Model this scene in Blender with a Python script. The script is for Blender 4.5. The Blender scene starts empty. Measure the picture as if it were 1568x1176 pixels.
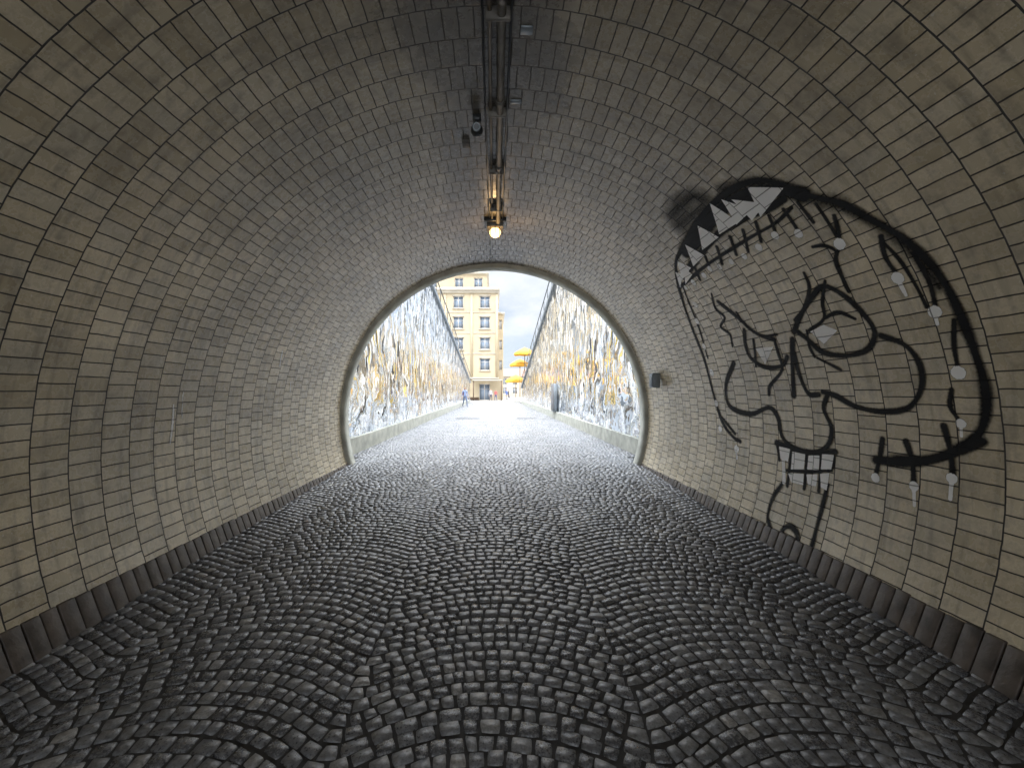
import bpy, bmesh, math, random
import numpy as np
from mathutils import Vector
random.seed(7); rng = np.random.default_rng(7)
scene = bpy.context.scene
scene.view_settings.view_transform = 'Standard'
scene.view_settings.look = 'None'
scene.view_settings.exposure = 0

# ------------------------------------------------------------------ dimensions (metres)
EYE = 1.35           # eye height above the path outside the tunnel
R = 2.845            # tunnel radius
ZC = 0.868           # height of the arch centre
DEND = 7.23          # tunnel portal
YBACK = -4.0  # unseen rear mouth, tunnel cut short here to let sky light in
WX = 3.1             # half width between mosaic walls
FPX = 600.0
def floor_z(y):
    return np.where(y < DEND, -0.0373*(DEND-y), 0.0)

# ------------------------------------------------------------------ helpers
def link(o, parent=None):
    scene.collection.objects.link(o)
    if parent: o.parent = parent
    return o
def empty(name, loc=(0,0,0)):
    e = bpy.data.objects.new(name, None); e.location = loc
    return link(e)
def mesh_np(name, V, F, mat=None, parent=None, smooth=False, attrs=None, uv=None):
    V = np.asarray(V, dtype=np.float32); F = np.asarray(F, dtype=np.int32)
    me = bpy.data.meshes.new(name)
    n = F.shape[1]
    me.vertices.add(len(V)); me.vertices.foreach_set('co', V.ravel())
    me.loops.add(F.size); me.loops.foreach_set('vertex_index', F.ravel())
    me.polygons.add(len(F)); me.polygons.foreach_set('loop_start', np.arange(0, F.size, n, dtype=np.int32))
    me.update(calc_edges=True)
    if uv is not None:
        l = me.uv_layers.new(name='UVMap')
        l.data.foreach_set('uv', np.asarray(uv, dtype=np.float32)[F.ravel()].ravel())
    if attrs:
        for k, a in attrs.items():
            at = me.attributes.new(k, 'FLOAT', 'POINT')
            at.data.foreach_set('value', np.asarray(a, dtype=np.float32))
    if smooth:
        me.polygons.foreach_set('use_smooth', np.ones(len(F), dtype=bool))
    me.validate()
    o = bpy.data.objects.new(name, me)
    if mat: me.materials.append(mat)
    return link(o, parent)
def grid_faces(nu, nv):
    i = np.arange(nu-1)[:,None]*nv + np.arange(nv-1)[None,:]
    i = i.ravel()
    return np.stack([i, i+nv, i+nv+1, i+1], 1)
def boxes(name, lst, mat, parent=None, bevel=0.0, seg=1):
    """lst: (x0,x1,y0,y1,z0,z1)"""
    V=[];F=[]
    for b in lst:
        x0,x1,y0,y1,z0,z1 = b; k=len(V)
        V += [(x0,y0,z0),(x1,y0,z0),(x1,y1,z0),(x0,y1,z0),(x0,y0,z1),(x1,y0,z1),(x1,y1,z1),(x0,y1,z1)]
        for f in ((0,3,2,1),(4,5,6,7),(0,1,5,4),(1,2,6,5),(2,3,7,6),(3,0,4,7)):
            F.append([k+i for i in f])
    o = mesh_np(name, V, F, mat, parent)
    if bevel:
        m = o.modifiers.new('bev','BEVEL'); m.width=bevel; m.segments=seg
    return o
def tube(name, pts, rad, mat, parent=None, n=12):
    pts=[Vector(p) for p in pts]; V=[];F=[]
    for i,p in enumerate(pts):
        d = (pts[min(i+1,len(pts)-1)]-pts[max(i-1,0)]).normalized()
        a = d.cross(Vector((0,0,1)))
        if a.length<0.01: a = d.cross(Vector((1,0,0)))
        a.normalize(); b = d.cross(a).normalized()
        r = rad[i] if isinstance(rad,(list,tuple)) else rad
        for j in range(n):
            t=2*math.pi*j/n
            V.append(p + a*math.cos(t)*r + b*math.sin(t)*r)
    me=bpy.data.meshes.new(name)
    for i in range(len(pts)-1):
        for j in range(n):
            F.append((i*n+j, i*n+(j+1)%n, (i+1)*n+(j+1)%n, (i+1)*n+j))
    F.append(tuple(range(n))[::-1]); F.append(tuple((len(pts)-1)*n+j for j in range(n)))
    me.from_pydata([tuple(v) for v in V],[],F)
    for p in me.polygons: p.use_smooth = len(p.vertices)==4
    me.materials.append(mat)
    return link(bpy.data.objects.new(name,me),parent)
def sphere(name, loc, r, mat, parent=None, sc=(1,1,1), seg=24):
    bm=bmesh.new(); bmesh.ops.create_uvsphere(bm,u_segments=seg,v_segments=seg//2,radius=r)
    for v in bm.verts: v.co = Vector((v.co.x*sc[0],v.co.y*sc[1],v.co.z*sc[2]))+Vector(loc)
    me=bpy.data.meshes.new(name); bm.to_mesh(me); bm.free()
    for p in me.polygons: p.use_smooth=True
    me.materials.append(mat)
    return link(bpy.data.objects.new(name,me),parent)

class NT:
    def __init__(s, mat): s.nt=mat.node_tree; s.n=s.nt.nodes; s.l=s.nt.links
    def new(s, t, ins=None, **kw):
        nd=s.n.new(t)
        for k,v in kw.items(): setattr(nd,k,v)
        if ins:
            for k,v in ins.items():
                if isinstance(v, bpy.types.NodeSocket): s.l.new(v, nd.inputs[k])
                else: nd.inputs[k].default_value=v
        return nd
    def math(s, op, a, b=0.0, c=None, clamp=False):
        nd=s.new('ShaderNodeMath', {0:a,1:b}, operation=op); nd.use_clamp=clamp
        if c is not None:
            if isinstance(c,bpy.types.NodeSocket): s.l.new(c,nd.inputs[2])
            else: nd.inputs[2].default_value=c
        return nd.outputs[0]
    def vmath(s, op, a, b=(0,0,0)):
        return s.new('ShaderNodeVectorMath',{0:a,1:b},operation=op).outputs[0]
    def mix(s, f, a, b, blend='MIX'):
        nd=s.n.new('ShaderNodeMix'); nd.data_type='RGBA'; nd.blend_type=blend
        for i,v in ((0,f),(6,a),(7,b)):
            if isinstance(v,bpy.types.NodeSocket): s.l.new(v,nd.inputs[i])
            else: nd.inputs[i].default_value = v if i==0 else (*v,1)
        return nd.outputs[2]
    def ramp(s, f, stops, interp='LINEAR'):
        nd=s.n.new('ShaderNodeValToRGB'); nd.color_ramp.interpolation=interp
        el=nd.color_ramp.elements
        while len(el)<len(stops): el.new(0.5)
        for e,(p,c) in zip(el,stops):
            e.position=p; e.color=(c,c,c,1) if isinstance(c,(int,float)) else (*c,1)
        s.l.new(f,nd.inputs[0]); return nd.outputs[0]
    def noise(s, vec, scale, detail=4, rough=0.55, out=0):
        return s.new('ShaderNodeTexNoise',{'Vector':vec,'Scale':scale,'Detail':detail,'Roughness':rough}).outputs[out]
    def bump(s, h, strength, dist, normal=None):
        i={'Height':h,'Strength':strength,'Distance':dist}
        if normal is not None: i['Normal']=normal
        return s.new('ShaderNodeBump',i).outputs[0]
def newmat(name):
    m=bpy.data.materials.new(name); m.use_nodes=True
    t=NT(m); b=m.node_tree.nodes['Principled BSDF']
    return m,t,b
def simple(name, col, rough=0.6, metal=0.0, var=0.25, scale=6.0, bumpd=0.0, spec=0.5):
    m,t,b=newmat(name)
    co=t.new('ShaderNodeTexCoord').outputs['Object']
    n=t.noise(co,scale,3)
    f=t.ramp(n,[(0.3,1-var),(0.7,1+var*0.3)])
    c=t.mix(1.0,col,f,'MULTIPLY')
    t.l.new(c,b.inputs['Base Color'])
    b.inputs['Roughness'].default_value=rough; b.inputs['Metallic'].default_value=metal
    b.inputs['Specular IOR Level'].default_value=spec
    if bumpd: t.l.new(t.bump(t.noise(co,scale*6,3),0.6,bumpd),b.inputs['Normal'])
    return m

# ------------------------------------------------------------------ materials
def brick_pattern(t):
    """returns uv vector, joint factor, per brick random value"""
    uv=t.new('ShaderNodeUVMap',uv_map='UVMap').outputs[0]
    nz=t.noise(uv,5.0,2,0.7,out=1)
    d=t.vmath('SCALE',t.vmath('SUBTRACT',nz,(0.5,0.5,0.5)))
    d.node.inputs['Scale'].default_value=0.013
    v=t.vmath('ADD',uv,d)
    bt=t.new('ShaderNodeTexBrick',{'Vector':v,'Color1':(0,0,0,1),'Color2':(1,1,1,1),'Mortar':(0.5,0.5,0.5,1),'Scale':1.0,
        'Mortar Size':0.0046,'Mortar Smooth':0.35,'Bias':0.0,'Brick Width':0.1,'Row Height':0.218},offset=0.5,offset_frequency=2,squash=1.0)
    return uv,bt.outputs['Fac'],bt.outputs['Color']

def make_tunnel_mat():
    m,t,b=newmat('glazed_brick')
    uv,joint,rnd=brick_pattern(t)
    base=t.ramp(rnd,[(0.0,(0.53,0.445,0.30)),(0.5,(0.65,0.555,0.39)),(0.85,(0.72,0.625,0.455)),(1.0,(0.57,0.505,0.38))])
    big=t.noise(uv,0.9,4,0.65)
    base=t.mix(1.0,base,t.ramp(big,[(0.3,0.64),(0.62,1.05)]),'MULTIPLY')
    mid=t.noise(uv,9.0,4,0.7)
    base=t.mix(t.ramp(mid,[(0.50,0.0),(0.74,0.62)]),base,(0.18,0.145,0.105))
    # run-off streaks down the wall
    stv=t.vmath('MULTIPLY',uv,(0.9,7.0,1.0))
    st=t.noise(stv,1.6,4,0.65)
    base=t.mix(t.ramp(st,[(0.50,0.0),(0.70,0.58)]),base,(0.20,0.17,0.13))
    # lime specks / chipped glaze
    ch=t.noise(uv,38.0,3,0.7)
    chm=t.math('MULTIPLY',t.ramp(ch,[(0.64,0.0),(0.68,1.0)]),t.ramp(big,[(0.42,0.0),(0.6,0.7)]))
    base=t.mix(chm,base,(0.72,0.70,0.65))
    # soot and damp along the crown
    sx=t.new('ShaderNodeSeparateXYZ',{0:uv}).outputs[0]
    dc=t.math('ABSOLUTE',t.math('SUBTRACT',sx,R*math.pi/2))
    wob=t.math('MULTIPLY',t.math('SUBTRACT',t.math('ADD',t.math('MULTIPLY',big,0.7),t.math('MULTIPLY',mid,0.3)),0.5),1.8)
    cr=t.ramp(t.math('ADD',dc,wob),[(0.0,0.72),(0.40,0.5),(0.65,0.0)])
    base=t.mix(cr,base,(0.12,0.11,0.10))
    up=t.ramp(t.math('DIVIDE',dc,R*1.7),[(0.0,0.42),(0.62,1.0)])  # base colour darkened smoothly towards the crown
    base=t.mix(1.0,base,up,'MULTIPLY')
    # joints
    col=t.mix(t.ramp(joint,[(0.02,0.0),(0.5,1.0)]),base,(0.033,0.028,0.023))
    t.l.new(col,b.inputs['Base Color'])
    rr=t.math('MULTIPLY_ADD',mid,0.40,0.08)
    rr=t.math('MAXIMUM',rr,t.math('MULTIPLY',joint,0.9))
    t.l.new(rr,b.inputs['Roughness'])
    b.inputs['Specular IOR Level'].default_value=0.8
    h=t.math('SUBTRACT',t.math('MULTIPLY',ch,0.15),joint)
    h=t.math('ADD',h,t.math('MULTIPLY',mid,0.5))
    t.l.new(t.bump(h,0.6,0.005),b.inputs['Normal'])
    return m
def make_paint_mat(name):
    m,t,b=newmat(name)
    uv,joint,rnd=brick_pattern(t)
    k=t.new('ShaderNodeAttribute',attribute_name='black').outputs['Fac']
    w=t.new('ShaderNodeAttribute',attribute_name='white').outputs['Fac']
    n=t.noise(uv,60.0,2,0.6)
    nn=t.math('MULTIPLY',t.math('SUBTRACT',n,0.5),0.5)
    wa=t.ramp(t.math('ADD',w,nn),[(0.35,0.0),(0.5,1.0)])
    ka=t.ramp(t.math('ADD',k,nn),[(0.12,0.0),(0.75,0.98)])
    jf=t.ramp(joint,[(0.2,0.0),(0.8,0.7)])
    wcol=t.mix(jf,(0.94,0.94,0.94),(0.12,0.12,0.12))
    col=t.mix(wa,(0.007,0.007,0.008),wcol)
    al=t.math('MAXIMUM',wa,ka)
    t.l.new(col,b.inputs['Base Color'])
    t.l.new(al,b.inputs['Alpha'])
    b.inputs['Roughness'].default_value=0.6
    b.inputs['Specular IOR Level'].default_value=0.2
    t.l.new(t.bump(t.math('SUBTRACT',1.0,joint),0.6,0.005),b.inputs['Normal'])
    return m
def make_cobble_mat():
    m,t,b=newmat('granite_setts')
    co=t.new('ShaderNodeTexCoord').outputs['Object']
    r=t.new('ShaderNodeAttribute',attribute_name='rnd').outputs['Fac']
    c=t.ramp(r,[(0.0,(0.105,0.109,0.122)),(0.45,(0.155,0.160,0.176)),(0.8,(0.20,0.205,0.22)),(0.95,(0.25,0.25,0.252)),(1.0,(0.36,0.35,0.34))])
    n1=t.noise(co,70.0,3,0.7)
    c=t.mix(1.0,c,t.ramp(n1,[(0.3,0.5),(0.7,1.4)]),'MULTIPLY')
    c=t.mix(1.0,c,t.ramp(t.noise(co,1.1,3,0.6),[(0.3,0.68),(0.7,1.15)]),'MULTIPLY')
    t.l.new(c,b.inputs['Base Color'])
    rr=t.math('ADD',t.math('MULTIPLY_ADD',n1,0.34,0.08),t.math('MULTIPLY',r,0.12))
    t.l.new(rr,b.inputs['Roughness'])
    b.inputs['Specular IOR Level'].default_value=1.0
    b.inputs['Coat Weight'].default_value=0.3
    b.inputs['Coat Roughness'].default_value=0.2
    h=t.noise(co,36.0,6,0.72)
    t.l.new(t.bump(h,0.8,0.0065),b.inputs['Normal'])
    return m
def make_mosaic_mat(name,warm):
    m,t,b=newmat(name)
    co=t.new('ShaderNodeTexCoord').outputs['Object']
    s=t.new('ShaderNodeSeparateXYZ',{0:co})
    dn=t.noise(co,0.7,4,0.6)
    # upright mirror slivers high up, broad sweeping pieces low down
    low=t.ramp(t.math('DIVIDE',s.outputs[2],8.0),[(0.08,1.0),(0.26,0.0)])
    wav=t.math('MULTIPLY',t.math('SUBTRACT',dn,0.5),t.math('MULTIPLY_ADD',low,26.0,12.0))
    y=t.math('ADD',t.math('MULTIPLY',s.outputs[1],9.0),wav)
    z=t.math('ADD',t.math('MULTIPLY',s.outputs[2],2.6),t.math('MULTIPLY',t.math('SUBTRACT',t.noise(co,1.7,2,0.5),0.5),2.5))
    v=t.new('ShaderNodeCombineXYZ',{0:y,1:z}).outputs[0]
    vo=t.new('ShaderNodeTexVoronoi',{'Vector':v,'Scale':1.0,'Randomness':1.0},voronoi_dimensions='2D')
    ve=t.new('ShaderNodeTexVoronoi',{'Vector':v,'Scale':1.0,'Randomness':1.0},voronoi_dimensions='2D',feature='DISTANCE_TO_EDGE')
    pos=vo.outputs['Position']
    ps=t.new('ShaderNodeSeparateXYZ',{0:pos})
    zz=t.math('DIVIDE',ps.outputs[1],2.6)
    pv=t.new('ShaderNodeCombineXYZ',{0:t.math('MULTIPLY',ps.outputs[0],0.16),1:t.math('MULTIPLY',ps.outputs[1],0.15)}).outputs[0]
    n1=t.noise(pv,1.5,3,0.65); n2=t.noise(pv,2.0,2,0.6)
    if warm:
        A=[(0.0,(0.38,0.35,0.31)),(0.34,(0.76,0.70,0.57)),(0.43,(0.86,0.83,0.77)),(0.52,(0.82,0.72,0.50)),(0.55,(0.88,0.85,0.80)),(0.70,(0.56,0.56,0.56))]
    else:
        A=[(0.0,(0.45,0.51,0.59)),(0.34,(0.66,0.75,0.85)),(0.42,(0.90,0.92,0.94)),(0.53,(0.72,0.79,0.88)),(0.57,(0.90,0.92,0.93)),(0.80,(0.80,0.64,0.26))]
    ca=t.ramp(n1,A,'CONSTANT')
    cb=t.ramp(n2,[(0.0,(0.68,0.72,0.79)),(0.36,(0.86,0.85,0.83)),(0.43,(0.03,0.03,0.035)),(0.465,(0.28,0.24,0.18)),(0.485,(0.88,0.87,0.84)),(0.55,(0.84,0.60,0.12)),(0.60,(0.58,0.64,0.71)),(0.67,(0.05,0.05,0.055))],'CONSTANT')
    cc=t.ramp(n1,[(0.0,(0.53,0.59,0.67)),(0.42,(0.80,0.84,0.88)),(0.49,(0.64,0.70,0.78)),(0.54,(0.86,0.88,0.90)),(0.68,(0.28,0.29,0.32))],'CONSTANT')
    hz=t.math('ADD',zz,t.math('MULTIPLY',t.math('SUBTRACT',n2,0.5),2.6))
    hz=t.math('DIVIDE',hz,6.0)
    c=t.mix(t.ramp(hz,[(0.0,0.0),(0.50,1.0)],'CONSTANT'),cb,ca)
    c=t.mix(t.ramp(hz,[(0.0,1.0),(0.20,0.0)],'CONSTANT'),c,cc)
    vr=t.new('ShaderNodeSeparateColor',{0:vo.outputs['Color']}).outputs[0]
    c=t.mix(1.0,c,t.ramp(vr,[(0.0,0.8),(1.0,1.05)]),'MULTIPLY')
    c=t.mix(t.ramp(ve.outputs[0],[(0.02,0.6),(0.06,0.0)]),c,(0.30,0.31,0.33))
    t.l.new(c,b.inputs['Base Color'])
    t.l.new(t.ramp(vr,[(0.0,0.0),(0.30,0.97)],'CONSTANT'),b.inputs['Metallic'])
    b.inputs['Roughness'].default_value=0.04
    g=t.new('ShaderNodeNewGeometry').outputs['Normal']
    tilt=t.vmath('SCALE',t.vmath('SUBTRACT',vo.outputs['Color'],(0.5,0.5,0.22))); tilt.node.inputs['Scale'].default_value=0.38
    nb=t.vmath('NORMALIZE',t.vmath('ADD',g,tilt))
    t.l.new(t.bump(dn,0.5,0.25,nb),b.inputs['Normal'])
    return m

M_brick=make_tunnel_mat()
M_paint=make_paint_mat('spray_paint')
M_cob=make_cobble_mat()
M_mosL=make_mosaic_mat('mirror_mosaic_cool',False)
M_mosR=make_mosaic_mat('mirror_mosaic_warm',True)
M_conc=simple('concrete',(0.46,0.46,0.40),0.8,var=0.35,scale=4,bumpd=0.004)
M_sand=simple('joint_sand',(0.06,0.058,0.057),0.9,var=0.4,scale=20)
M_plaza=simple('plaza_paving',(0.38,0.37,0.35),0.75,var=0.2,scale=1.5)
M_trim=simple('dark_clinker',(0.115,0.093,0.078),0.5,var=0.6,scale=9,bumpd=0.004)
M_steel=simple('galvanised_steel',(0.17,0.16,0.145),0.6,0.2,var=0.6,scale=7)
M_dark=simple('dark_metal',(0.05,0.055,0.06),0.4,0.6,var=0.2)
M_iron=simple('worn_iron',(0.20,0.20,0.21),0.5,0.3,var=0.3)
M_cap=simple('coping_metal',(0.22,0.25,0.28),0.45,0.4,var=0.2)
M_render=simple('beige_render',(0.45,0.37,0.25),0.85,var=0.12,scale=0.6)
M_stone=simple('pale_stone',(0.47,0.42,0.34),0.8,var=0.15,scale=1.0)
M_frame=simple('window_frame',(0.5,0.48,0.45),0.5,var=0.05)
M_glass=simple('window_glass',(0.19,0.24,0.31),0.08,0.0,var=0.3,scale=0.5,spec=1.0)
M_brown=simple('brown_timber',(0.10,0.06,0.035),0.6,var=0.3)
M_roof=simple('clay_roof',(0.24,0.14,0.10),0.8,var=0.3,scale=3)
M_yellow=simple('parasol_canvas',(0.68,0.38,0.04),0.8,var=0.12,scale=2)
M_wood=simple('pole_timber',(0.25,0.16,0.08),0.6,var=0.3)

# ------------------------------------------------------------------ ground and setts
G=400.0
boxes('ground',[(-G,G,-G,G,-1.2,-1.0)],M_plaza)
# joint bed following the tunnel floor
yy=np.array([YBACK-3,DEND,51.0]); V=[];
for y in yy:
    for x in (-WX,WX): V.append((x,y,float(floor_z(np.array(y)))-0.0085))
mesh_np('path_bed',V,[(0,1,3,2),(2,3,5,4)],M_sand)
V=[(-60,51.0,-0.004),(60,51.0,-0.004),(60,300,-0.004),(-60,300,-0.004)]
mesh_np('plaza_pavement',V,[(0,1,2,3)],M_plaza)
V=[(-60,-60,-0.50),(60,-60,-0.50),(60,YBACK-1.0,-0.50),(-60,YBACK-1.0,-0.50)]
mesh_np('forecourt_pavement',V,[(0,1,2,3)],M_plaza)

def setts(y0,y1,xmax,us,hs,pitch=0.080):
    B=1.45; r=1.06; half=B/2
    # profile of one segmental arch, rounded off where it meets its neighbour
    tt=np.linspace(-1,1,401); xx=tt*half
    slope=-(xx/np.sqrt(r*r-xx*xx))*(1-np.abs(tt)**9)
    yp=np.concatenate([[0],np.cumsum((slope[1:]+slope[:-1])/2*np.diff(xx))])
    A=[]
    nb=int(math.ceil((xmax-half)/B))
    k0=int(y0/pitch)-6; k1=int(y1/pitch)+4
    seam=rng.uniform(-0.05,0.05,(k1-k0+1,2*nb+3))
    for bnd in range(-nb,nb+1):
        for k in range(k0,k1):
            n=18+random.choice((-2,-1,0,0,1))
            w=rng.uniform(0.68,1.32,n); cuts=np.concatenate([[0],np.cumsum(w)/w.sum()])
            tc=cuts*2-1
            e0=seam[k-k0,bnd+nb]; e1=seam[k-k0,bnd+nb+1]
            x=tc*half+e0*(1-cuts)**4+e1*cuts**4
            xw=np.where(x>half,x-2*half,np.where(x<-half,x+2*half,x))
            sl=np.interp(xw,xx,slope); yv=np.interp(xw,xx,yp)
            xb=bnd*B
            y=yv+k*pitch+0.010*np.sin((xb+x)*3.1+k*pitch*2.3)+0.004*math.sin(k*2.9+bnd)
            an=-np.arctan(sl)
            hd=pitch*np.cos(an)*0.5
            nx=np.sin(an)*hd; ny=np.cos(an)*hd
            lo=np.stack([xb+x-nx,y-ny],1); hi=np.stack([xb+x+nx,y+ny],1)
            A.append(np.stack([lo[:-1],lo[1:],hi[1:],hi[:-1]],1))
    Q=np.concatenate(A)
    c=Q.mean(1)
    msk=(np.abs(c[:,0])<xmax)&(c[:,1]>y0)&(c[:,1]<y1)
    Q=Q[msk]; c=c[msk]
    d=Q-c[:,None,:]
    ln=np.linalg.norm(d,axis=2,keepdims=True)
    d*= (1-0.0052/ln)
    d*= rng.uniform(0.92,1.01,(len(d),1,1))
    Q=c[:,None,:]+d+rng.normal(0,0.0034,d.shape)
    S=len(Q); n=len(us)
    U,W=np.meshgrid(us,us,indexing='ij'); H=np.minimum.outer(hs,hs)
    cu=(np.abs(U-0.5)*2)**3*(np.abs(W-0.5)*2)**3
    U=0.5+(U-0.5)*(1-0.10*cu); W=0.5+(W-0.5)*(1-0.10*cu)
    U=U.ravel(); W=W.ravel(); H=H.ravel()
    P=(Q[:,0,None,:]*((1-U)*(1-W))[None,:,None]+Q[:,1,None,:]*(U*(1-W))[None,:,None]
      +Q[:,2,None,:]*(U*W)[None,:,None]+Q[:,3,None,:]*((1-U)*W)[None,:,None])
    tilt=rng.normal(0,0.04,(S,2)); dz=rng.normal(0,0.0013,S)
    z=floor_z(P[:,:,1])+H[None,:]+dz[:,None]+((P-c[:,None,:])*tilt[:,None,:]).sum(2)
    z+=rng.normal(0,0.0006,z.shape)*(H[None,:]>-0.002)
    V=np.concatenate([P,z[:,:,None]],2).reshape(-1,3)
    gf=grid_faces(n,n)
    F=(np.arange(S)[:,None,None]*(n*n)+gf[None]).reshape(-1,4)
    return V,F,np.repeat(rng.random(S),n*n)
us5=np.array([0,0.06,0.5,0.94,1.0]); hs5=np.array([-0.011,-0.0006,0.0003,-0.0006,-0.011])
us4=np.array([0,0.10,0.90,1.0]); hs4=np.array([-0.011,-0.0003,-0.0003,-0.011])
parts=[setts(YBACK-1.0,8.2,2.80,us5,hs5),setts(8.2,51,WX+0.02,us4,hs4)]
off=0;VV=[];FF=[];RR=[]
for V,F,r_ in parts:
    VV.append(V);FF.append(F+off);RR.append(r_);off+=len(V)
mesh_np('cobblestone_path',np.concatenate(VV),np.concatenate(FF),M_cob,smooth=True,attrs={'rnd':np.concatenate(RR)})

# ------------------------------------------------------------------ tunnel
tun=empty('brick_tunnel')
ph=np.radians(np.linspace(-28,208,237)); ys=np.linspace(YBACK,DEND,60)
PH,YS=np.meshgrid(ph,ys,indexing='ij')
V=np.stack([R*np.cos(PH),YS,ZC+R*np.sin(PH)],2).reshape(-1,3)
uv=np.stack([R*PH,YS],2).reshape(-1,2)
mesh_np('vault',V,grid_faces(len(ph),len(ys)),M_brick,tun,smooth=True,uv=uv)
# skirting of dark clinker soldiers
V=[];F=[]
for side in (-1,1):
    y=YBACK
    while y<DEND-0.02:
        w=0.088+random.uniform(-0.006,0.006); top=0.026+random.uniform(-0.006,0.004)
        pr=0.016+random.uniform(-0.004,0.005)
        zb=float(floor_z(np.array(y)))-0.1
        k=len(V)
        for yv in (y,y+w):
            for z in (zb,top):
                xo=math.sqrt(R*R-(z-ZC)**2)
                V.append((side*(xo-pr),yv,z)); V.append((side*(xo+0.05),yv,z))
        fs=((0,4,6,2),(2,6,7,3),(0,2,3,1),(4,5,7,6))
        for f in fs: F.append([k+i for i in (f if side<0 else f[::-1])])
        y+=w+0.009
o=mesh_np('clinker_skirting',V,F,M_trim,tun)
bv=o.modifiers.new('b','BEVEL'); bv.width=0.005; bv.segments=2
# portal ring and head wall
def ring(name,r0,r1,y0,y1,mat,a0=-24,a1=204):
    a=np.radians(np.linspace(a0,a1,140)); V=[];F=[]
    for t in a:
        for (r,y) in ((r0,y0),(r1,y0),(r1,y1),(r0,y1)):
            V.append((r*math.cos(t),y,ZC+r*math.sin(t)))
    for i in range(len(a)-1):
        for j in range(4):
            F.append((4*i+j,4*i+(j+1)%4,4*i+4+(j+1)%4,4*i+4+j))
    return mesh_np(name,V,F,mat,tun)
ring('portal_ring',R-0.055,R+0.4,DEND+0.002,DEND+0.26,M_conc)
ring('rear_portal_ring',R-0.05,R+0.4,YBACK-0.30,YBACK-0.002,M_conc)  # unseen rear mouth, placed for the light it admits
def headwall(name,y,hx,zt,r):
    a=np.linspace(math.radians(-24),math.radians(204),120); V=[];F=[]
    for t in a:
        c,s_=math.cos(t),math.sin(t)
        V.append((r*c,y,ZC+r*s_))
        k=min(hx/max(abs(c),1e-4), ((zt-ZC) if s_>0 else 2.4)/max(abs(s_),1e-4))
        V.append((k*c,y,ZC+k*s_))
    for i in range(len(a)-1): F.append((2*i,2*i+1,2*i+3,2*i+2))
    return mesh_np(name,V,F,M_conc,tun)
headwall('head_wall',DEND+0.18,6.0,9.0,R+0.2)
headwall('rear_head_wall',YBACK-0.18,6.0,7.0,R+0.2)

# ------------------------------------------------------------------ graffiti (flat paint lying on the vault surface)
def wall_pt(u,v):
    """position measured on the wall: returns arc length, depth, scale"""
    dx=(u-757)/FPX; dz=-(v-600)/FPX; e=EYE-ZC
    A=dx*dx+dz*dz; Bq=2*e*dz; C=e*e-R*R
    t=(-Bq+math.sqrt(Bq*Bq-4*A*C))/(2*A)
    return (R*math.atan2(e+t*dz,t*dx), t, t/FPX)
def smoothline(pts,closed=False):
    P=np.array(pts,float)
    if len(P)<3: return P
    out=[]
    Q=np.vstack([2*P[0]-P[1],P,2*P[-1]-P[-2]])
    for i in range(1,len(Q)-2):
        for t in np.linspace(0,1,5,endpoint=False):
            a,b_,c,d=Q[i-1],Q[i],Q[i+1],Q[i+2]
            out.append(0.5*((2*b_)+(-a+c)*t+(2*a-5*b_+4*c-d)*t*t+(-a+3*b_-3*c+d)*t**3))
    out.append(P[-1]); return np.array(out)
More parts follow.
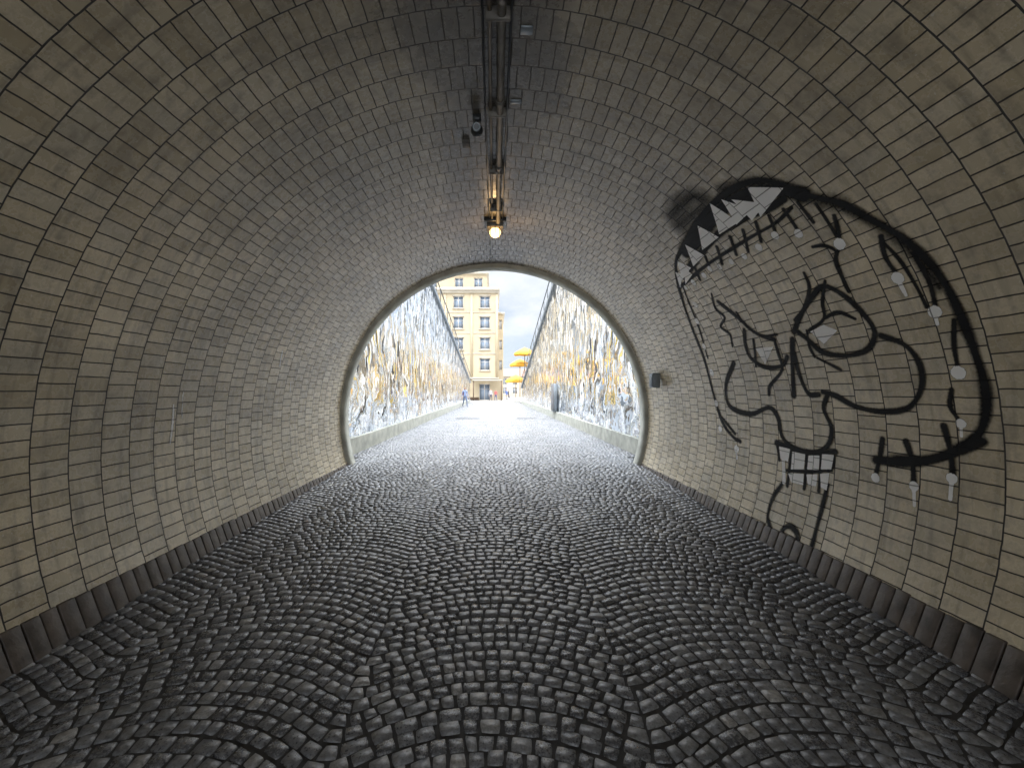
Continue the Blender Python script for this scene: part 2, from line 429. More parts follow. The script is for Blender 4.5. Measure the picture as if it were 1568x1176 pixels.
def paint_sheet(name,s0,s1,y0,y1,res,black,white,tris,parent=None,off=0.004):
    ns=int((s1-s0)/res); ny=int((y1-y0)/res)
    S,Y=np.meshgrid(np.linspace(s0,s1,ns),np.linspace(y0,y1,ny),indexing='ij')
    K=np.zeros_like(S); W=np.zeros_like(S)
    ds=(s1-s0)/(ns-1); dy=(y1-y0)/(ny-1)
    def stroke(T,pts,w,soft=0.35,amt=1.0):
        P=smoothline(pts)
        L=[wall_pt(*p) for p in P]
        wv=[1+0.16*math.sin(i*0.55+w) for i in range(len(L))]
        for q,(a,b_) in enumerate(zip(L[:-1],L[1:])):
            hw=0.5*w*(a[2]+b_[2])/2*(wv[q] if len(L)>3 else 1); m=hw*(1+soft)+0.02
            i0=max(0,int((min(a[0],b_[0])-m-s0)/ds)); i1=min(ns,int((max(a[0],b_[0])+m-s0)/ds)+2)
            j0=max(0,int((min(a[1],b_[1])-m-y0)/dy)); j1=min(ny,int((max(a[1],b_[1])+m-y0)/dy)+2)
            if i1<=i0 or j1<=j0: continue
            s=S[i0:i1,j0:j1]-a[0]; y=Y[i0:i1,j0:j1]-a[1]
            vx,vy=b_[0]-a[0],b_[1]-a[1]; l2=vx*vx+vy*vy+1e-12
            t=np.clip((s*vx+y*vy)/l2,0,1)
            d=np.hypot(s-t*vx,y-t*vy)
            val=np.clip((hw*(1+soft)-d)/(2*hw*soft+1e-6),0,1)*amt
            T[i0:i1,j0:j1]=np.maximum(T[i0:i1,j0:j1],val)
    for pts,w,soft,amt in black: stroke(K,pts,w,soft,amt)
    for pts,w,soft,amt in white: stroke(W,pts,w,soft,amt)
    for tr in tris:
        L=np.array([wall_pt(*p)[:2] for p in tr]); c=L.mean(0)
        inside=np.full(S.shape,1e9)
        for i in range(len(L)):
            a=L[i]; b_=L[(i+1)%len(L)]; e=b_-a; nrm=np.array([-e[1],e[0]])/np.hypot(*e)
            if ((c-a)@nrm)<0: nrm=-nrm
            inside=np.minimum(inside,(S-a[0])*nrm[0]+(Y-a[1])*nrm[1])
        W=np.maximum(W,np.clip(inside/0.010+0.8,0,1))
    r=R-off
    V=np.stack([r*np.cos(S/R),Y,ZC+r*np.sin(S/R)],2).reshape(-1,3)
    F=grid_faces(ns,ny); T=np.maximum(K,W).ravel()
    F=F[T[F].max(1)>0.02]
    used=np.unique(F); remap=np.zeros(len(V),int); remap[used]=np.arange(len(used))
    uvs=np.stack([S,Y],2).reshape(-1,2)
    return mesh_np(name,V[used],remap[F],M_paint,parent,smooth=True,uv=uvs[used],attrs={'black':K.ravel()[used],'white':W.ravel()[used]})

bk=[];wt=[];tr=[]
def Bk(p,w=7,soft=0.5,amt=1.0): bk.append((p,w*0.9,soft*1.15,amt))
def Wt(p,w=9,soft=0.3,amt=1.0): wt.append((p,w*0.95,soft,amt))
# head outline
Bk([(1052,372),(1068,342),(1090,314),(1125,288),(1162,276),(1200,284),(1240,300),(1285,310),(1330,334),(1380,362),(1420,398),(1450,438),(1474,488),(1494,540),(1509,590),(1510,636),(1496,668),(1462,690),(1420,703),(1372,704)],14,0.6)
Bk([(1110,292),(1150,280),(1195,288),(1240,302),(1290,314)],24,0.9,0.75)
Bk([(1290,318),(1350,348),(1400,388),(1440,440)],18,0.9,0.7)
Bk([(1030,330),(1045,312),(1062,300),(1078,306)],34,0.9,0.62)
Bk([(1040,345),(1058,330),(1080,318)],30,0.9,0.6)
Bk([(1055,365),(1042,385),(1035,404),(1038,432),(1046,462),(1060,502),(1078,548),(1092,600),(1106,645),(1122,668),(1134,676)],6)
Bk([(1034,408),(1058,470),(1070,500),(1084,548)],4)
# gum band and lower lip line
Bk([(1050,385),(1075,352),(1110,318),(1150,298),(1200,292),(1230,298)],28,0.35,0.97)
Bk([(1048,425),(1062,402),(1082,378),(1108,352),(1140,334),(1172,322),(1200,305)],13,0.4)
Bk([(1042,440),(1060,424),(1085,404),(1116,384),(1152,362),(1190,340),(1212,318)],6)
for a in [((1062,405),(1072,428)),((1080,392),(1088,412)),((1098,378),(1106,404)),((1118,362),(1128,390)),((1138,352),(1146,385)),((1158,340),(1166,370)),((1178,330),(1188,356)),((1200,320),(1222,352)),((1222,310),(1246,340)),((1250,312),(1282,362))]:
    Bk([a[0],a[1]],6)
# forehead creases
Bk([(1245,378),(1262,376),(1280,384),(1282,402),(1296,440)],6)
Bk([(1285,380),(1280,400),(1290,425),(1300,446)],6)
Bk([(1278,330),(1284,352),(1287,372)],7)
Bk([(1350,362),(1356,392),(1374,420)],8)
Bk([(1400,388),(1424,432),(1434,472)],8)
Bk([(1462,490),(1462,530),(1468,566)],7)
Bk([(1458,596),(1456,622),(1470,644)],7)
Bk([(1355,372),(1380,400),(1405,440),(1420,470)],6)
# left brow, eye
Bk([(1090,450),(1096,472),(1110,486),(1104,500),(1118,512),(1122,530)],5)
Bk([(1100,462),(1130,486),(1158,510),(1186,520)],7)
Bk([(1128,478),(1144,500),(1168,514),(1190,512)],5)
Bk([(1140,505),(1142,528),(1150,548),(1172,562),(1198,560),(1206,546)],7)
Bk([(1186,520),(1192,540),(1198,566),(1180,590),(1178,604)],6)
# nose
Bk([(1214,520),(1214,560),(1216,606)],9)
Bk([(1216,540),(1224,572),(1238,602),(1254,604)],8)
Bk([(1236,506),(1240,530),(1248,546)],5)
# right eye
Bk([(1216,508),(1228,480),(1246,452),(1262,438),(1292,452),(1322,480),(1340,508),(1330,534),(1300,544),(1262,540),(1240,522),(1222,508)],9)
Bk([(1232,418),(1240,440),(1232,470),(1218,490)],6)
Bk([(1264,430),(1260,462),(1262,488),(1240,506)],6)
Bk([(1262,488),(1284,478),(1310,488)],6)
# cheek lines
Bk([(1350,514),(1386,528),(1408,556),(1412,592),(1392,624),(1350,630),(1310,622),(1280,606),(1260,600)],9)
Bk([(1252,548),(1280,562),(1288,566)],5)
# mouth
Bk([(1124,556),(1112,590),(1118,622),(1150,634),(1178,624),(1192,640),(1198,668),(1216,686),(1246,692),(1268,682),(1274,656),(1262,626),(1268,604)],8)
Bk([(1154,520),(1158,560)],5)
Bk([(1106,640),(1126,664)],5)
# lower teeth cage
for a in [((1190,676),(1194,704)),((1212,684),(1206,744)),((1236,690),(1232,748)),((1258,690),(1254,752)),((1278,690),(1276,716))]: Bk([a[0],a[1]],6)
Bk([(1190,678),(1234,694),(1280,692)],9); Bk([(1204,720),(1240,722),(1274,720)],6)
# neck
Bk([(1200,738),(1184,762),(1176,790),(1180,808)],7,0.7,0.9); Bk([(1268,742),(1258,782),(1250,812),(1242,842)],7,0.7)
Bk([(1194,828),(1200,810),(1212,806),(1222,822),(1212,848)],9,0.6)
# bow tie / tag
Bk([(1342,704),(1400,708),(1450,698),(1504,676)],14); Bk([(1352,672),(1348,700),(1342,726)],8); Bk([(1388,676),(1398,708),(1400,742)],9); Bk([(1446,652),(1456,690),(1460,728)],9)
# white
tr+= [[(1038,400),(1058,410),(1045,428)],[(1050,375),(1078,391),(1062,407)],[(1069,346),(1100,363),(1076,382)],[(1088,312),(1130,340),(1102,358)],[(1106,306),(1150,322),(1128,343)],[(1122,306),(1170,312),(1152,337)],[(1146,287),(1199,288),(1165,331)],[(1035,417),(1045,420),(1042,440)],[(1048,411),(1060,420),(1050,434)]]
for x,y,w in [(1062,432,10),(1078,421,10),(1087,411,9),(1102,408,9),(1120,400,9),(1140,392,10),(1162,378,12),(1187,360,13),(1223,357,14),(1286,373,18),(1375,425,18),(1432,477,19),(1468,570,20),(1472,648,14),(1341,731,13),(1400,744,14),(1458,732,15),(1065,466,9),(1067,491,9),(1078,530,9),(1090,570,10),(1097,617,9),(1103,656,9),(1128,687,11),(1050,440,7)]:
    Wt([(x,y),(x+0.5,y+1)],w,0.45)
Wt([(1375,428),(1382,440),(1388,452)],6); Wt([(1432,480),(1436,496)],6); Wt([(1458,738),(1456,764)],6); Wt([(1400,748),(1401,774)],5); Wt([(1472,650),(1473,668)],4); Wt([(1128,690),(1129,702)],4)
tr+= [[(1242,508),(1262,498),(1282,506),(1262,526)],[(1158,534),(1184,531),(1172,557)]]
tr+= [[(1194,684),(1210,688),(1207,706),(1196,702)],[(1214,692),(1233,696),(1231,718),(1212,718)],[(1239,698),(1255,698),(1254,719),(1237,718)],[(1260,696),(1277,697),(1273,718),(1258,718)],[(1208,725),(1231,726),(1230,742),(1212,738)],[(1236,727),(1252,727),(1250,744),(1238,742)],[(1257,726),(1270,725),(1266,750),(1258,746)]]
Wt([(1200,704),(1201,738)],7)
paint_sheet('graffiti',-1.25,2.75,2.0,6.2,0.0065,bk,wt,tr)

# paint smears on the left wall
wt2=[([(45,790),(44,815),(40,838)],11,0.9,0.64),([(106,795),(108,820),(100,850)],9,0.9,0.70),([(104,800),(118,832)],6,0.8,0.66),
     ([(265,620),(264,645),(260,678)],5,0.8,0.66),([(432,538),(428,560)],4,0.8,0.66),([(118,952),(116,966)],12,0.3,0.9),([(280,600),(278,640)],3,0.8,0.62),([(445,585),(444,600)],3,0.8,0.62),([(75,770),(70,800)],5,0.9,0.6)]
bk2=[([(96,770),(100,800),(94,835)],8,0.9,0.5)]
paint_sheet('paint_smears',math.pi*R-1.2,math.pi*R+1.25,1.7,6.2,0.012,bk2,wt2,[])

# ------------------------------------------------------------------ ceiling services
zt=ZC+R
pipe=empty('ceiling_conduit')
tube('main_pipe',[(0.045,YBACK,zt-0.045),(0.045,2.3,zt-0.045),(0.05,5.35,zt-0.05)],0.028,M_steel,pipe,16)
tube('cable_tray',[(-0.03,YBACK,zt-0.022),(-0.03,5.4,zt-0.022)],0.013,M_steel,pipe)
tube('thin_cable',[(0.115,YBACK,zt-0.02),(0.105,3.0,zt-0.018),(0.11,5.5,zt-0.02)],0.008,M_dark,pipe)
tube('thin_cable_left',[(-0.07,0.5,zt-0.016),(-0.075,3.2,zt-0.014),(-0.06,7.2,zt-0.016)],0.007,M_dark,pipe)
bl=[]
for y in np.arange(-1.85,5.2,0.85): bl.append((-0.055,0.10,y,y+0.025,zt-0.08,zt+0.03))
boxes('clamps',bl,M_steel,pipe,0.004)
for i,y in enumerate((2.25,3.1,4.0)):
    tube('coupling_%d'%(i+1),[(0.045,y,zt-0.045),(0.045,y+0.07,zt-0.045)],0.034,M_steel,pipe,16)
boxes('cover_plates',[(0.17,0.25,2.52,2.58,zt-0.02,zt+0.01),(0.13,0.22,3.16,3.20,zt-0.02,zt+0.01)],M_cap,pipe,0.003)
lamp=empty('tunnel_lamp')
M_glow,t,b=newmat('lamp_glass'); b.inputs['Base Color'].default_value=(0.9,0.8,0.6,1)
b.inputs['Emission Color'].default_value=(1,0.60,0.22,1); b.inputs['Emission Strength'].default_value=5
boxes('housing',[(-0.105,0.125,5.36,5.60,zt-0.10,zt+0.03)],M_steel,lamp,0.012,2)
sphere('glass',(0.01,5.46,zt-0.145),0.078,M_glow,lamp,(1.0,0.9,0.85))
for i,x in enumerate((-0.05,0.01,0.07)):
    tube('guard_%d'%(i+1),[(x,5.37,zt-0.10),(x,5.375,zt-0.19),(x,5.42,zt-0.225),(x,5.52,zt-0.225),(x,5.565,zt-0.18),(x,5.57,zt-0.10)],0.004,M_dark,lamp,6)
boxes('bracket',[(-0.14,0.16,5.30,5.35,zt-0.05,zt+0.02)],M_dark,lamp,0.004)
pl=bpy.data.lights.new('bulb','POINT'); pl.energy=7; pl.color=(1,0.62,0.26); pl.shadow_soft_size=0.05
po=bpy.data.objects.new('bulb',pl); po.location=(0.01,5.44,zt-0.28); link(po,lamp)
cam_e=empty('security_camera')
boxes('mount',[(-0.185,-0.115,3.33,3.40,zt-0.05,zt+0.01)],M_dark,cam_e,0.006)
tube('arm',[(-0.15,3.365,zt-0.04),(-0.15,3.365,zt-0.10)],0.012,M_dark,cam_e)
sphere('dome',(-0.15,3.35,zt-0.13),0.052,M_dark,cam_e)
tube('lens_ring',[(-0.15,3.305,zt-0.135),(-0.15,3.290,zt-0.138)],0.033,M_cap,cam_e,20)
tube('lens',[(-0.15,3.292,zt-0.137),(-0.15,3.286,zt-0.139)],0.022,M_dark,cam_e,20)
boxes('junction_box',[(-0.30,-0.23,3.64,3.73,zt-0.05,zt+0.0)],M_steel,None,0.008,2)
wb=empty('wall_switch_box')
xs=math.sqrt(R*R-(1.82-ZC)**2)
boxes('case',[(xs-0.07,xs+0.05,6.45,6.60,1.42,1.66)],M_cap,wb,0.01,2)
boxes('lid',[(xs-0.082,xs-0.071,6.465,6.585,1.44,1.64)],M_cap,wb,0.004)

# ------------------------------------------------------------------ mosaic walls outside
def mosaic_wall(name,side,mat,yend,h0,h1):
    e=empty(name); y0=DEND+0.27
    x0=side*WX; x1=side*(WX+0.45)
    def prism(nm,xa,xb,pts,m):
        V=[];n=len(pts)
        for x in (xa,xb):
            for (y,z) in pts: V.append((x,y,z))
        me=bpy.data.meshes.new(nm)
        F=[tuple(range(n)),tuple(range(2*n-1,n-1,-1))]+[(i,(i+1)%n,n+(i+1)%n,n+i) for i in range(n)]
        me.from_pydata(V,[],F); bm=bmesh.new(); bm.from_mesh(me); bmesh.ops.recalc_face_normals(bm,faces=bm.faces); bm.to_mesh(me); bm.free()
        me.materials.append(m); link(bpy.data.objects.new(nm,me),e)
    prism('wall_face',x0,x1,[(y0,0.36),(yend,0.36),(yend,h1),(y0,h0)],mat)
    prism('plinth',x0-side*0.07,x1,[(y0,-0.3),(yend+0.1,-0.3),(yend+0.1,0.355),(y0,0.355)],M_conc)
    prism('coping',x0-side*0.12,x1+side*0.05,[(y0,h0+0.003),(yend+0.1,h1+0.003),(yend+0.1,h1+0.20),(y0,h0+0.20)],M_cap)
    tube('handrail',[(x0-side*0.05,y0,h0+1.05),(x0-side*0.05,yend,h1+1.05)],0.03,M_dark,e,8)
    n=int((yend-y0)/1.6)
    for i in range(n+1):
        f=i/n; y=y0+(yend-y0)*f; h=h0+(h1-h0)*f
        tube('post_%d'%(i+1),[(x0-side*0.05,y,h+0.15),(x0-side*0.05,y,h+1.05)],0.02,M_dark,e,6)
    return e
mosaic_wall('mosaic_wall',-1,M_mosL,50,8.0,2.45)
mosaic_wall('mosaic_wall.001',1,M_mosR,44,9.4,1.75)
cb=empty('utility_cabinet')
boxes('body',[(WX-0.16,WX-0.002,19.3,20.3,0.36,1.75)],M_cap,cb,0.01)
boxes('door',[(WX-0.172,WX-0.161,19.36,20.24,0.42,1.69)],M_iron,cb,0.004)
for i,(x0,x1) in enumerate(((-1.95,-0.75),(1.15,2.1))):
    e=empty('drain_grate'+('' if i==0 else '.001'))
    boxes('frame',[(x0,x1,19.6,19.66,0.006,0.016),(x0,x1,20.1,20.16,0.006,0.016),(x0,x0+0.05,19.661,20.099,0.006,0.016),(x1-0.05,x1,19.661,20.099,0.006,0.016)],M_iron,e)
    boxes('bars',[(x,x+0.025,19.661,20.099,0.004,0.014) for x in np.arange(x0+0.08,x1-0.08,0.04)],M_iron,e)

# ------------------------------------------------------------------ buildings
def facade(name,x0,x1,z0,z1,y,holes,depth,mat,parent,glassmat,framemat):
    xs=sorted({x0,x1,*[h[0] for h in holes],*[h[1] for h in holes]})
    zs=sorted({z0,z1,*[h[2] for h in holes],*[h[3] for h in holes]})
    V=[];F=[]
    def quad(a,b_,c,d):
        k=len(V); V.extend([a,b_,c,d]); F.append((k,k+1,k+2,k+3))
    for i in range(len(xs)-1):
        for j in range(len(zs)-1):
            cx=(xs[i]+xs[i+1])/2; cz=(zs[j]+zs[j+1])/2
            if any(h[0]<cx<h[1] and h[2]<cz<h[3] for h in holes): continue
            quad((xs[i],y,zs[j]),(xs[i+1],y,zs[j]),(xs[i+1],y,zs[j+1]),(xs[i],y,zs[j+1]))
    for a,b_,c,d in holes:
        quad((a,y,c),(a,y,d),(a,y+depth,d),(a,y+depth,c)); quad((b_,y,c),(b_,y+depth,c),(b_,y+depth,d),(b_,y,d))
        quad((a,y,d),(b_,y,d),(b_,y+depth,d),(a,y+depth,d)); quad((a,y,c),(a,y+depth,c),(b_,y+depth,c),(b_,y,c))
    mesh_np(name,V,F,mat,parent)
    gl=[];fr=[]
    for a,b_,c,d in holes:
        gl.append((a,b_,y+depth,y+depth+0.05,c,d)); w=0.11; yy0=y+depth-0.06; yy1=y+depth-0.003
        fr+= [(a,a+w,yy0,yy1,c,d),(b_-w,b_,yy0,yy1,c,d),(a+w,b_-w,yy0,yy1,c,c+w),(a+w,b_-w,yy0,yy1,d-w,d)]
        m=(a+b_)/2; fr.append((m-w/2,m+w/2,yy0,yy1,c+w,d-w))
        zt_=c+(d-c)*0.68; fr.append((a+w,m-w/2,yy0,yy1,zt_-0.03,zt_+0.03)); fr.append((m+w/2,b_-w,yy0,yy1,zt_-0.03,zt_+0.03))
    boxes(name+'_glass',gl,glassmat,parent); boxes(name+'_frames',fr,framemat,parent)
    return
ap=empty('apartment_building')
YB=62.0
rows=[5.7,9.0,12.3,15.55]; cols=[-14.2,-9.95,-5.7,-1.5]
holes=[]
for z in rows:
    for x in cols: holes.append((x-0.8,x+0.8,z-0.95,z+0.95))
gh=[(x-1.0,x+1.0,0.02,2.7) for x in (-14.2,-9.95,-5.7)]+[(-2.4,-0.7,0.02,2.6)]
facade('front',-17,0.6,0,17.3,YB,holes+gh,0.22,M_render,ap,M_glass,M_frame)
boxes('body',[(-17,0.6,YB+0.35,YB+14,0,17.3)],M_render,ap)
boxes('side_return',[(0.45,0.6,YB+0.003,YB+0.35,0,17.3)],M_render,ap)
tr_=[(-17.1,0.85,YB-0.45,YB+14,17.303,17.75),(-17.1,0.72,YB-0.25,YB-0.003,16.95,17.3),(-17.1,0.7,YB-0.35,YB-0.003,3.35,3.62)]
for z in rows:
    for x in cols:
        tr_.append((x-0.95,x+0.95,YB-0.14,YB-0.003,z-1.1,z-0.953))
        tr_.append((x-0.95,x+0.95,YB-0.08,YB-0.003,z+0.953,z+1.12))
for z in (7.3,10.6,13.9): tr_.append((-17,0.62,YB-0.06,YB-0.003,z,z+0.14))
boxes('cornices_and_sills',tr_,M_stone,ap)
boxes('pilasters',[(x-0.2,x+0.2,YB-0.10,YB-0.004,3.7,16.9) for x in (-12.1,-7.8,-3.6,0.38)],M_render,ap)
facade('attic_front',-17,-1.2,17.76,20.3,YB+1.2,[(x-0.7,x+0.7,18.2,19.7) for x in (-14.2,-9.95,-5.7,-2.6)],0.2,M_render,ap,M_glass,M_frame)
boxes('attic_body',[(-17,-1.2,YB+1.45,YB+13,17.76,20.3)],M_render,ap)
boxes('attic_cornice',[(-17.1,-0.9,YB+0.9,YB+13.1,20.303,20.65)],M_stone,ap)
boxes('chimney',[(-6.9,-6.0,YB+5,YB+6,20.66,22.4),(-3.4,-2.7,YB+6,YB+7,20.66,21.9)],M_roof,ap)
boxes('entrance_canopy',[(-3.4,1.2,YB-1.6,YB-0.36,3.05,3.25)],M_stone,ap)
boxes('canopy_posts',[(-3.3,-3.15,YB-1.5,YB-1.35,-0.0,3.047),(1.0,1.15,YB-1.5,YB-1.35,-0.0,3.047)],M_brown,ap)
boxes('shop_base',[(-17,-2.45,YB-0.09,YB-0.004,0,0.5) ],M_brown,ap)
facade('wing_front',0.61,1.45,0,14.0,YB+2.0,[(0.8,1.25,z-0.8,z+0.8) for z in (5.7,9.0,12.3)],0.2,M_render,ap,M_glass,M_frame)
boxes('wing_body',[(0.61,1.45,YB+2.25,YB+13,0,14.0)],M_render,ap)
boxes('wing_cornice',[(0.61,1.7,YB+1.8,YB+13,14.003,14.3)],M_stone,ap)

rh=empty('row_house')
facade('front',1.0,20,0,5.2,98,[(x,x+1.1,z,z+1.5) for x in (2.0,4.6,7.2,9.8,12.4) for z in (0.9,3.2)],0.2,M_stone,rh,M_glass,M_frame)
V=[(0.8,97.5,5.2),(20.2,97.5,5.2),(20.2,102.5,7.4),(0.8,102.5,7.4),(0.8,107.5,5.2),(20.2,107.5,5.2)]
mesh_np('roof',V,[(0,1,2,3),(3,2,5,4)],M_roof,rh)
boxes('body',[(1.0,20,98.25,107,0,5.2)],M_stone,rh)

# parasols
def parasol(name,x,y,z,w):
    e=empty(name,(x,y,0)); h=w/2; V=[];F=[]
    n=16; rings=[(0.04,0.62),(0.35,0.46),(0.7,0.22),(1.0,0.0),(1.0,-0.26)]
    for (f,zz) in rings:
        for j in range(n):
            a=2*math.pi*j/n; m=1/max(abs(math.cos(a)),abs(math.sin(a)))
            sag=0 if j%2==0 else -0.035*f
            if zz<0 and j%2: sag+=0.09
            V.append((h*f*m*math.cos(a)*(0.86 if j%4==2 else 1),h*f*m*math.sin(a)*(0.86 if j%4==2 else 1),z+zz*w*0.42+sag))
    for i in range(len(rings)-1):
        for j in range(n): F.append((i*n+j,i*n+(j+1)%n,(i+1)*n+(j+1)%n,(i+1)*n+j))
    mesh_np('canopy',V,F,M_yellow,e)
    tube('pole',[(0,0,0),(0,0,z+0.26*w)],0.045,M_wood,e,8)
    for j in range(4):
        a=math.pi/2*j
        tube('rib_%d'%(j+1),[(0,0,z-0.35),(h*0.6*math.cos(a),h*0.6*math.sin(a),z+0.07*w)],0.015,M_wood,e,6)
    sphere('finial',(0,0,z+0.26*w),0.05,M_wood,e,seg=10)
    boxes('base',[(-0.35,0.35,-0.35,0.35,0,0.12)],M_conc,e,0.02)
parasol('parasol',3.75,48.5,6.15,2.6)
parasol('parasol.001',3.3,50.5,4.9,2.6)
parasol('parasol.002',2.9,53.0,2.9,2.8)

# ------------------------------------------------------------------ people
M_skin=simple('skin',(0.50,0.30,0.21),0.6,var=0.05)
def person(name,loc,H,face_deg,shirt,trouser,hair,stride=0.25,bag=False):
    s=H/1.75
    J={'pel':(0,0,0.93),'sp':(0,0,1.12),'ch':(0,0.01,1.32),'nk':(0,0.0,1.49),'hb':(0,-0.01,1.56),'hd':(0,-0.02,1.64),'ht':(0,0.0,1.72),
       'ls':(0.17,0.01,1.42),'le':(0.24,0.05,1.16),'lw':(0.24,-0.10,0.93),'rs':(-0.17,0.01,1.42),'re':(-0.24,0.08,1.16),'rw':(-0.25,0.10,0.90),
       'lh':(0.09,0,0.88),'lk':(0.10,-0.10-stride*0.35,0.50),'la':(0.10,-stride*0.9,0.09),'lt':(0.10,-stride*0.9-0.17,0.035),
       'rh':(-0.09,0,0.88),'rk':(-0.10,stride*0.25,0.49),'ra':(-0.10,stride*1.2,0.12),'rt':(-0.10,stride*1.2-0.15,0.035)}
    Rr={'pel':.145,'sp':.125,'ch':.15,'nk':.055,'hb':.075,'hd':.10,'ht':.075,'ls':.065,'le':.042,'lw':.027,'rs':.065,'re':.042,'rw':.027,
        'lh':.09,'lk':.06,'la':.04,'lt':.035,'rh':.09,'rk':.06,'ra':.04,'rt':.035}
    E=[('pel','sp'),('sp','ch'),('ch','nk'),('nk','hb'),('hb','hd'),('hd','ht'),('ch','ls'),('ls','le'),('le','lw'),('ch','rs'),('rs','re'),('re','rw'),
       ('pel','lh'),('lh','lk'),('lk','la'),('la','lt'),('pel','rh'),('rh','rk'),('rk','ra'),('ra','rt')]
    for sd,w in (('l','lw'),('r','rw')):
        wx,wy,wz=J[w]; sg=1 if sd=='l' else -1
        J[sd+'p']=(wx,wy-0.02,wz-0.06); Rr[sd+'p']=.026; E.append((w,sd+'p'))
        for i,dl in enumerate((0.060,0.072,0.068,0.052)):
            yo=-0.045+0.022*i
            a=sd+'f%d'%i; J[a]=(wx,wy-0.0+yo,wz-0.10); Rr[a]=.009; E.append((sd+'p',a))
            c=a+'t'; J[c]=(wx-sg*0.015,wy+yo,wz-0.10-dl); Rr[c]=.008; E.append((a,c))
        a=sd+'th'; J[a]=(wx-sg*0.01,wy-0.06,wz-0.06); Rr[a]=.010; E.append((sd+'p',a))
        c=a+'t'; J[c]=(wx-sg*0.015,wy-0.075,wz-0.10); Rr[c]=.008; E.append((a,c))
    keys=list(J); me=bpy.data.meshes.new(name+'_sk')
    me.from_pydata([tuple(c*s for c in J[k]) for k in keys],[(keys.index(a),keys.index(b_)) for a,b_ in E],[])
    o=bpy.data.objects.new(name+'_tmp',me); scene.collection.objects.link(o)
    md=o.modifiers.new('s','SKIN'); md.use_smooth_shade=True
    for i,k in enumerate(keys):
        sv=me.skin_vertices[0].data[i]; r=Rr[k]*s; sv.radius=(r,r*(0.75 if k in('pel','sp','ch') else 1)); sv.use_root=(k=='pel')
    o.modifiers.new('u','SUBSURF').levels=2
    dg=bpy.context.evaluated_depsgraph_get(); m2=bpy.data.meshes.new_from_object(o.evaluated_get(dg))
    bpy.data.objects.remove(o)
    cols=[simple(name+'_trousers',trouser,0.8,var=0.2),simple(name+'_top',shirt,0.8,var=0.2,scale=12),M_skin,simple(name+'_hair',hair,0.6,var=0.3,scale=40),simple(name+'_shoes',(0.05,0.05,0.05),0.6)]
    m2.materials.clear()
    for c in cols: m2.materials.append(c)
    for p in m2.polygons:
        c=p.center/s
        if c.z>1.50: mi = 3 if (c.z>1.69 or (c.y>0.015 and c.z>1.55)) else 2
        elif abs(c.x)>0.19 and c.z<0.92: mi=2
        elif c.z>0.98 or abs(c.x)>0.19: mi=1
        elif c.z<0.085: mi=4
        else: mi=0
        p.material_index=mi; p.use_smooth=True
    e=empty(name,loc); e.rotation_euler=(0,0,math.radians(face_deg))
    m2.name=name+'_body'; link(bpy.data.objects.new('body',m2),e)
    for sg in (-1,1):
        sphere('eye',(sg*0.034*s,-0.118*s,1.645*s),0.011*s,simple(name+'_eye%d'%sg,(0.05,0.04,0.03),0.3),e,seg=8)
        sphere('ear',(sg*0.10*s,-0.01*s,1.635*s),0.022*s,M_skin,e,(0.5,0.8,1.3),8)
    sphere('nose',(0,-0.128*s,1.615*s),0.015*s,M_skin,e,(0.8,1,1.4),8)
    sphere('mouth',(0,-0.115*s,1.58*s),0.02*s,simple(name+'_lip',(0.35,0.12,0.1),0.5),e,(1.1,0.4,0.3),8)
    if bag: boxes('backpack',[(-0.14*s,0.14*s,0.13*s,0.27*s,1.02*s,1.42*s)],simple(name+'_bag',(0.35,0.10,0.12),0.7),e,0.04,3)
person('pedestrian',(-2.62,35,0.0),1.78,25,(0.26,0.32,0.50),(0.11,0.15,0.25),(0.08,0.05,0.03),0.28,True)
person('pedestrian.001',(-0.5,55,0.0),1.75,20,(0.45,0.45,0.48),(0.05,0.05,0.08),(0.05,0.03,0.02),0.15)
person('pedestrian.002',(0.2,56,0.0),1.68,200,(0.40,0.10,0.10),(0.08,0.10,0.2),(0.2,0.12,0.05),0.2)
person('pedestrian.003',(1.6,52,0.0),1.72,-60,(0.12,0.18,0.40),(0.3,0.28,0.22),(0.05,0.04,0.03),0.22)
person('pedestrian.004',(2.1,58,0.0),1.70,90,(0.06,0.06,0.07),(0.06,0.06,0.08),(0.05,0.04,0.03),0.2)

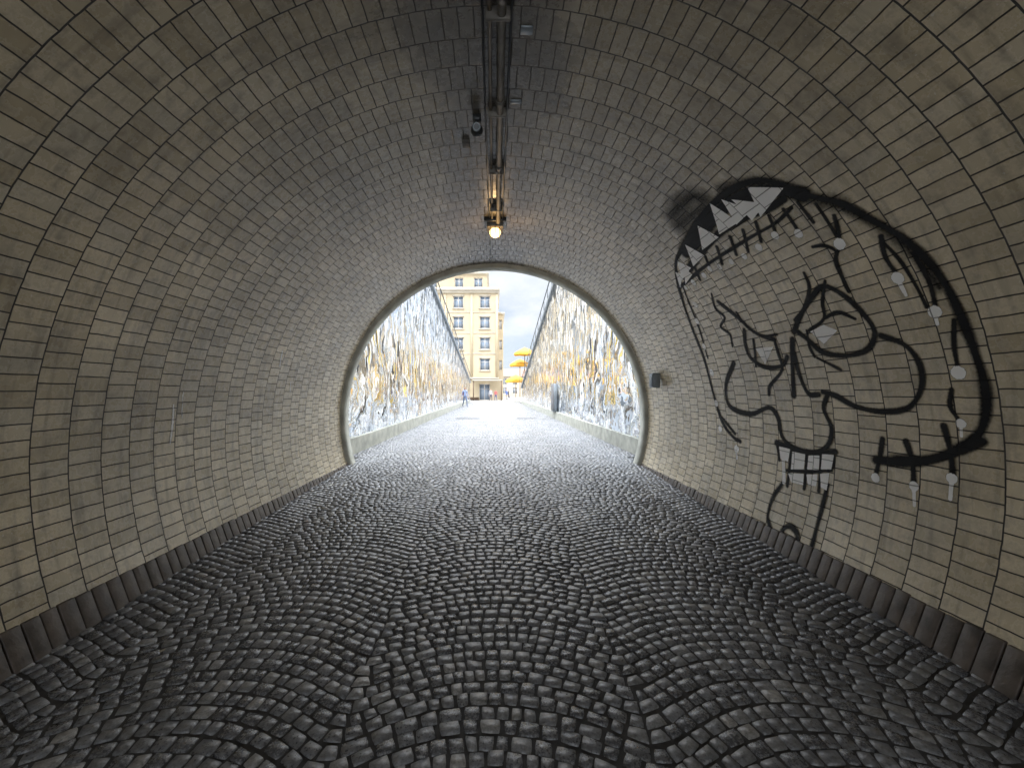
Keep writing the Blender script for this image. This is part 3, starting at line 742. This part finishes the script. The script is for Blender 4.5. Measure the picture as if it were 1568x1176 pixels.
# litter
V=[];F=[]
for (x,y,w) in [(-1.05,6.1,0.035),(-0.35,3.8,0.03),(-1.95,2.3,0.02),(0.6,5.2,0.018),(-1.6,7.4,0.04),(1.3,3.4,0.02),(0.1,8.7,0.03),(-0.9,2.6,0.016)]:
    k=len(V); z=float(floor_z(np.array(y)))+0.012; a=random.uniform(0,3)
    for j in range(5):
        t_=a+2*math.pi*j/5; rr_=w*random.uniform(0.6,1.1)
        V.append((x+rr_*math.cos(t_),y+rr_*math.sin(t_),z+random.uniform(0,0.012)))
    F.append((k,k+1,k+2,k+3,k+4))
me=bpy.data.meshes.new('litter'); me.from_pydata(V,[],F)
me.materials.append(simple('litter_paper',(0.45,0.42,0.35),0.8,var=0.6,scale=20)); link(bpy.data.objects.new('litter',me))

# ------------------------------------------------------------------ world and sun
w=bpy.data.worlds.new('World'); scene.world=w; w.use_nodes=True
t=NT(w); bg=w.node_tree.nodes['Background']
el=math.radians(62); az=math.radians(205)
sky=t.new('ShaderNodeTexSky',sky_type='NISHITA',sun_disc=False,sun_elevation=el,sun_rotation=az).outputs[0]
tc=t.new('ShaderNodeTexCoord').outputs['Generated']
sc=t.vmath('MULTIPLY',tc,(1,1,2.2))
n=t.noise(sc,2.6,7,0.6)
f=t.ramp(n,[(0.36,0.55),(0.54,0.97)])
cl=t.mix(t.ramp(t.noise(sc,4.0,6,0.6),[(0.35,0.0),(0.65,1.0)]),(5.5,6.1,6.9),(7.6,7.8,8.1))
# overcast sky: the cloud deck is brighter towards the zenith
up=t.new('ShaderNodeSeparateXYZ',{0:tc}).outputs[2]
k=t.math('MULTIPLY_ADD',t.math('MAXIMUM',t.math('SUBTRACT',up,0.30),0.0),17.0,1.0)
cl=t.vmath('SCALE',cl); cl.node.inputs['Scale'].default_value=1; t.l.new(k,cl.node.inputs['Scale'])
t.l.new(t.mix(f,sky,cl),bg.inputs['Color']); bg.inputs['Strength'].default_value=0.145
sl=bpy.data.lights.new('sun','SUN'); sl.energy=2.2; sl.angle=math.radians(12); sl.color=(1,0.95,0.87)
so=bpy.data.objects.new('sun',sl); link(so)
dirv=Vector((math.sin(az)*math.cos(el),math.cos(az)*math.cos(el),math.sin(el)))
so.rotation_euler=dirv.to_track_quat('Z','Y').to_euler()

# ------------------------------------------------------------------ camera
cd=bpy.data.cameras.new('camera'); cd.sensor_width=36; cd.lens=FPX/1568*36
cd.shift_x=27/1568; cd.shift_y=12/1568; cd.clip_start=0.05; cd.clip_end=2000
co=bpy.data.objects.new('camera',cd); co.location=(0,0,EYE); co.rotation_euler=(math.radians(90),0,0); link(co)
scene.camera=co
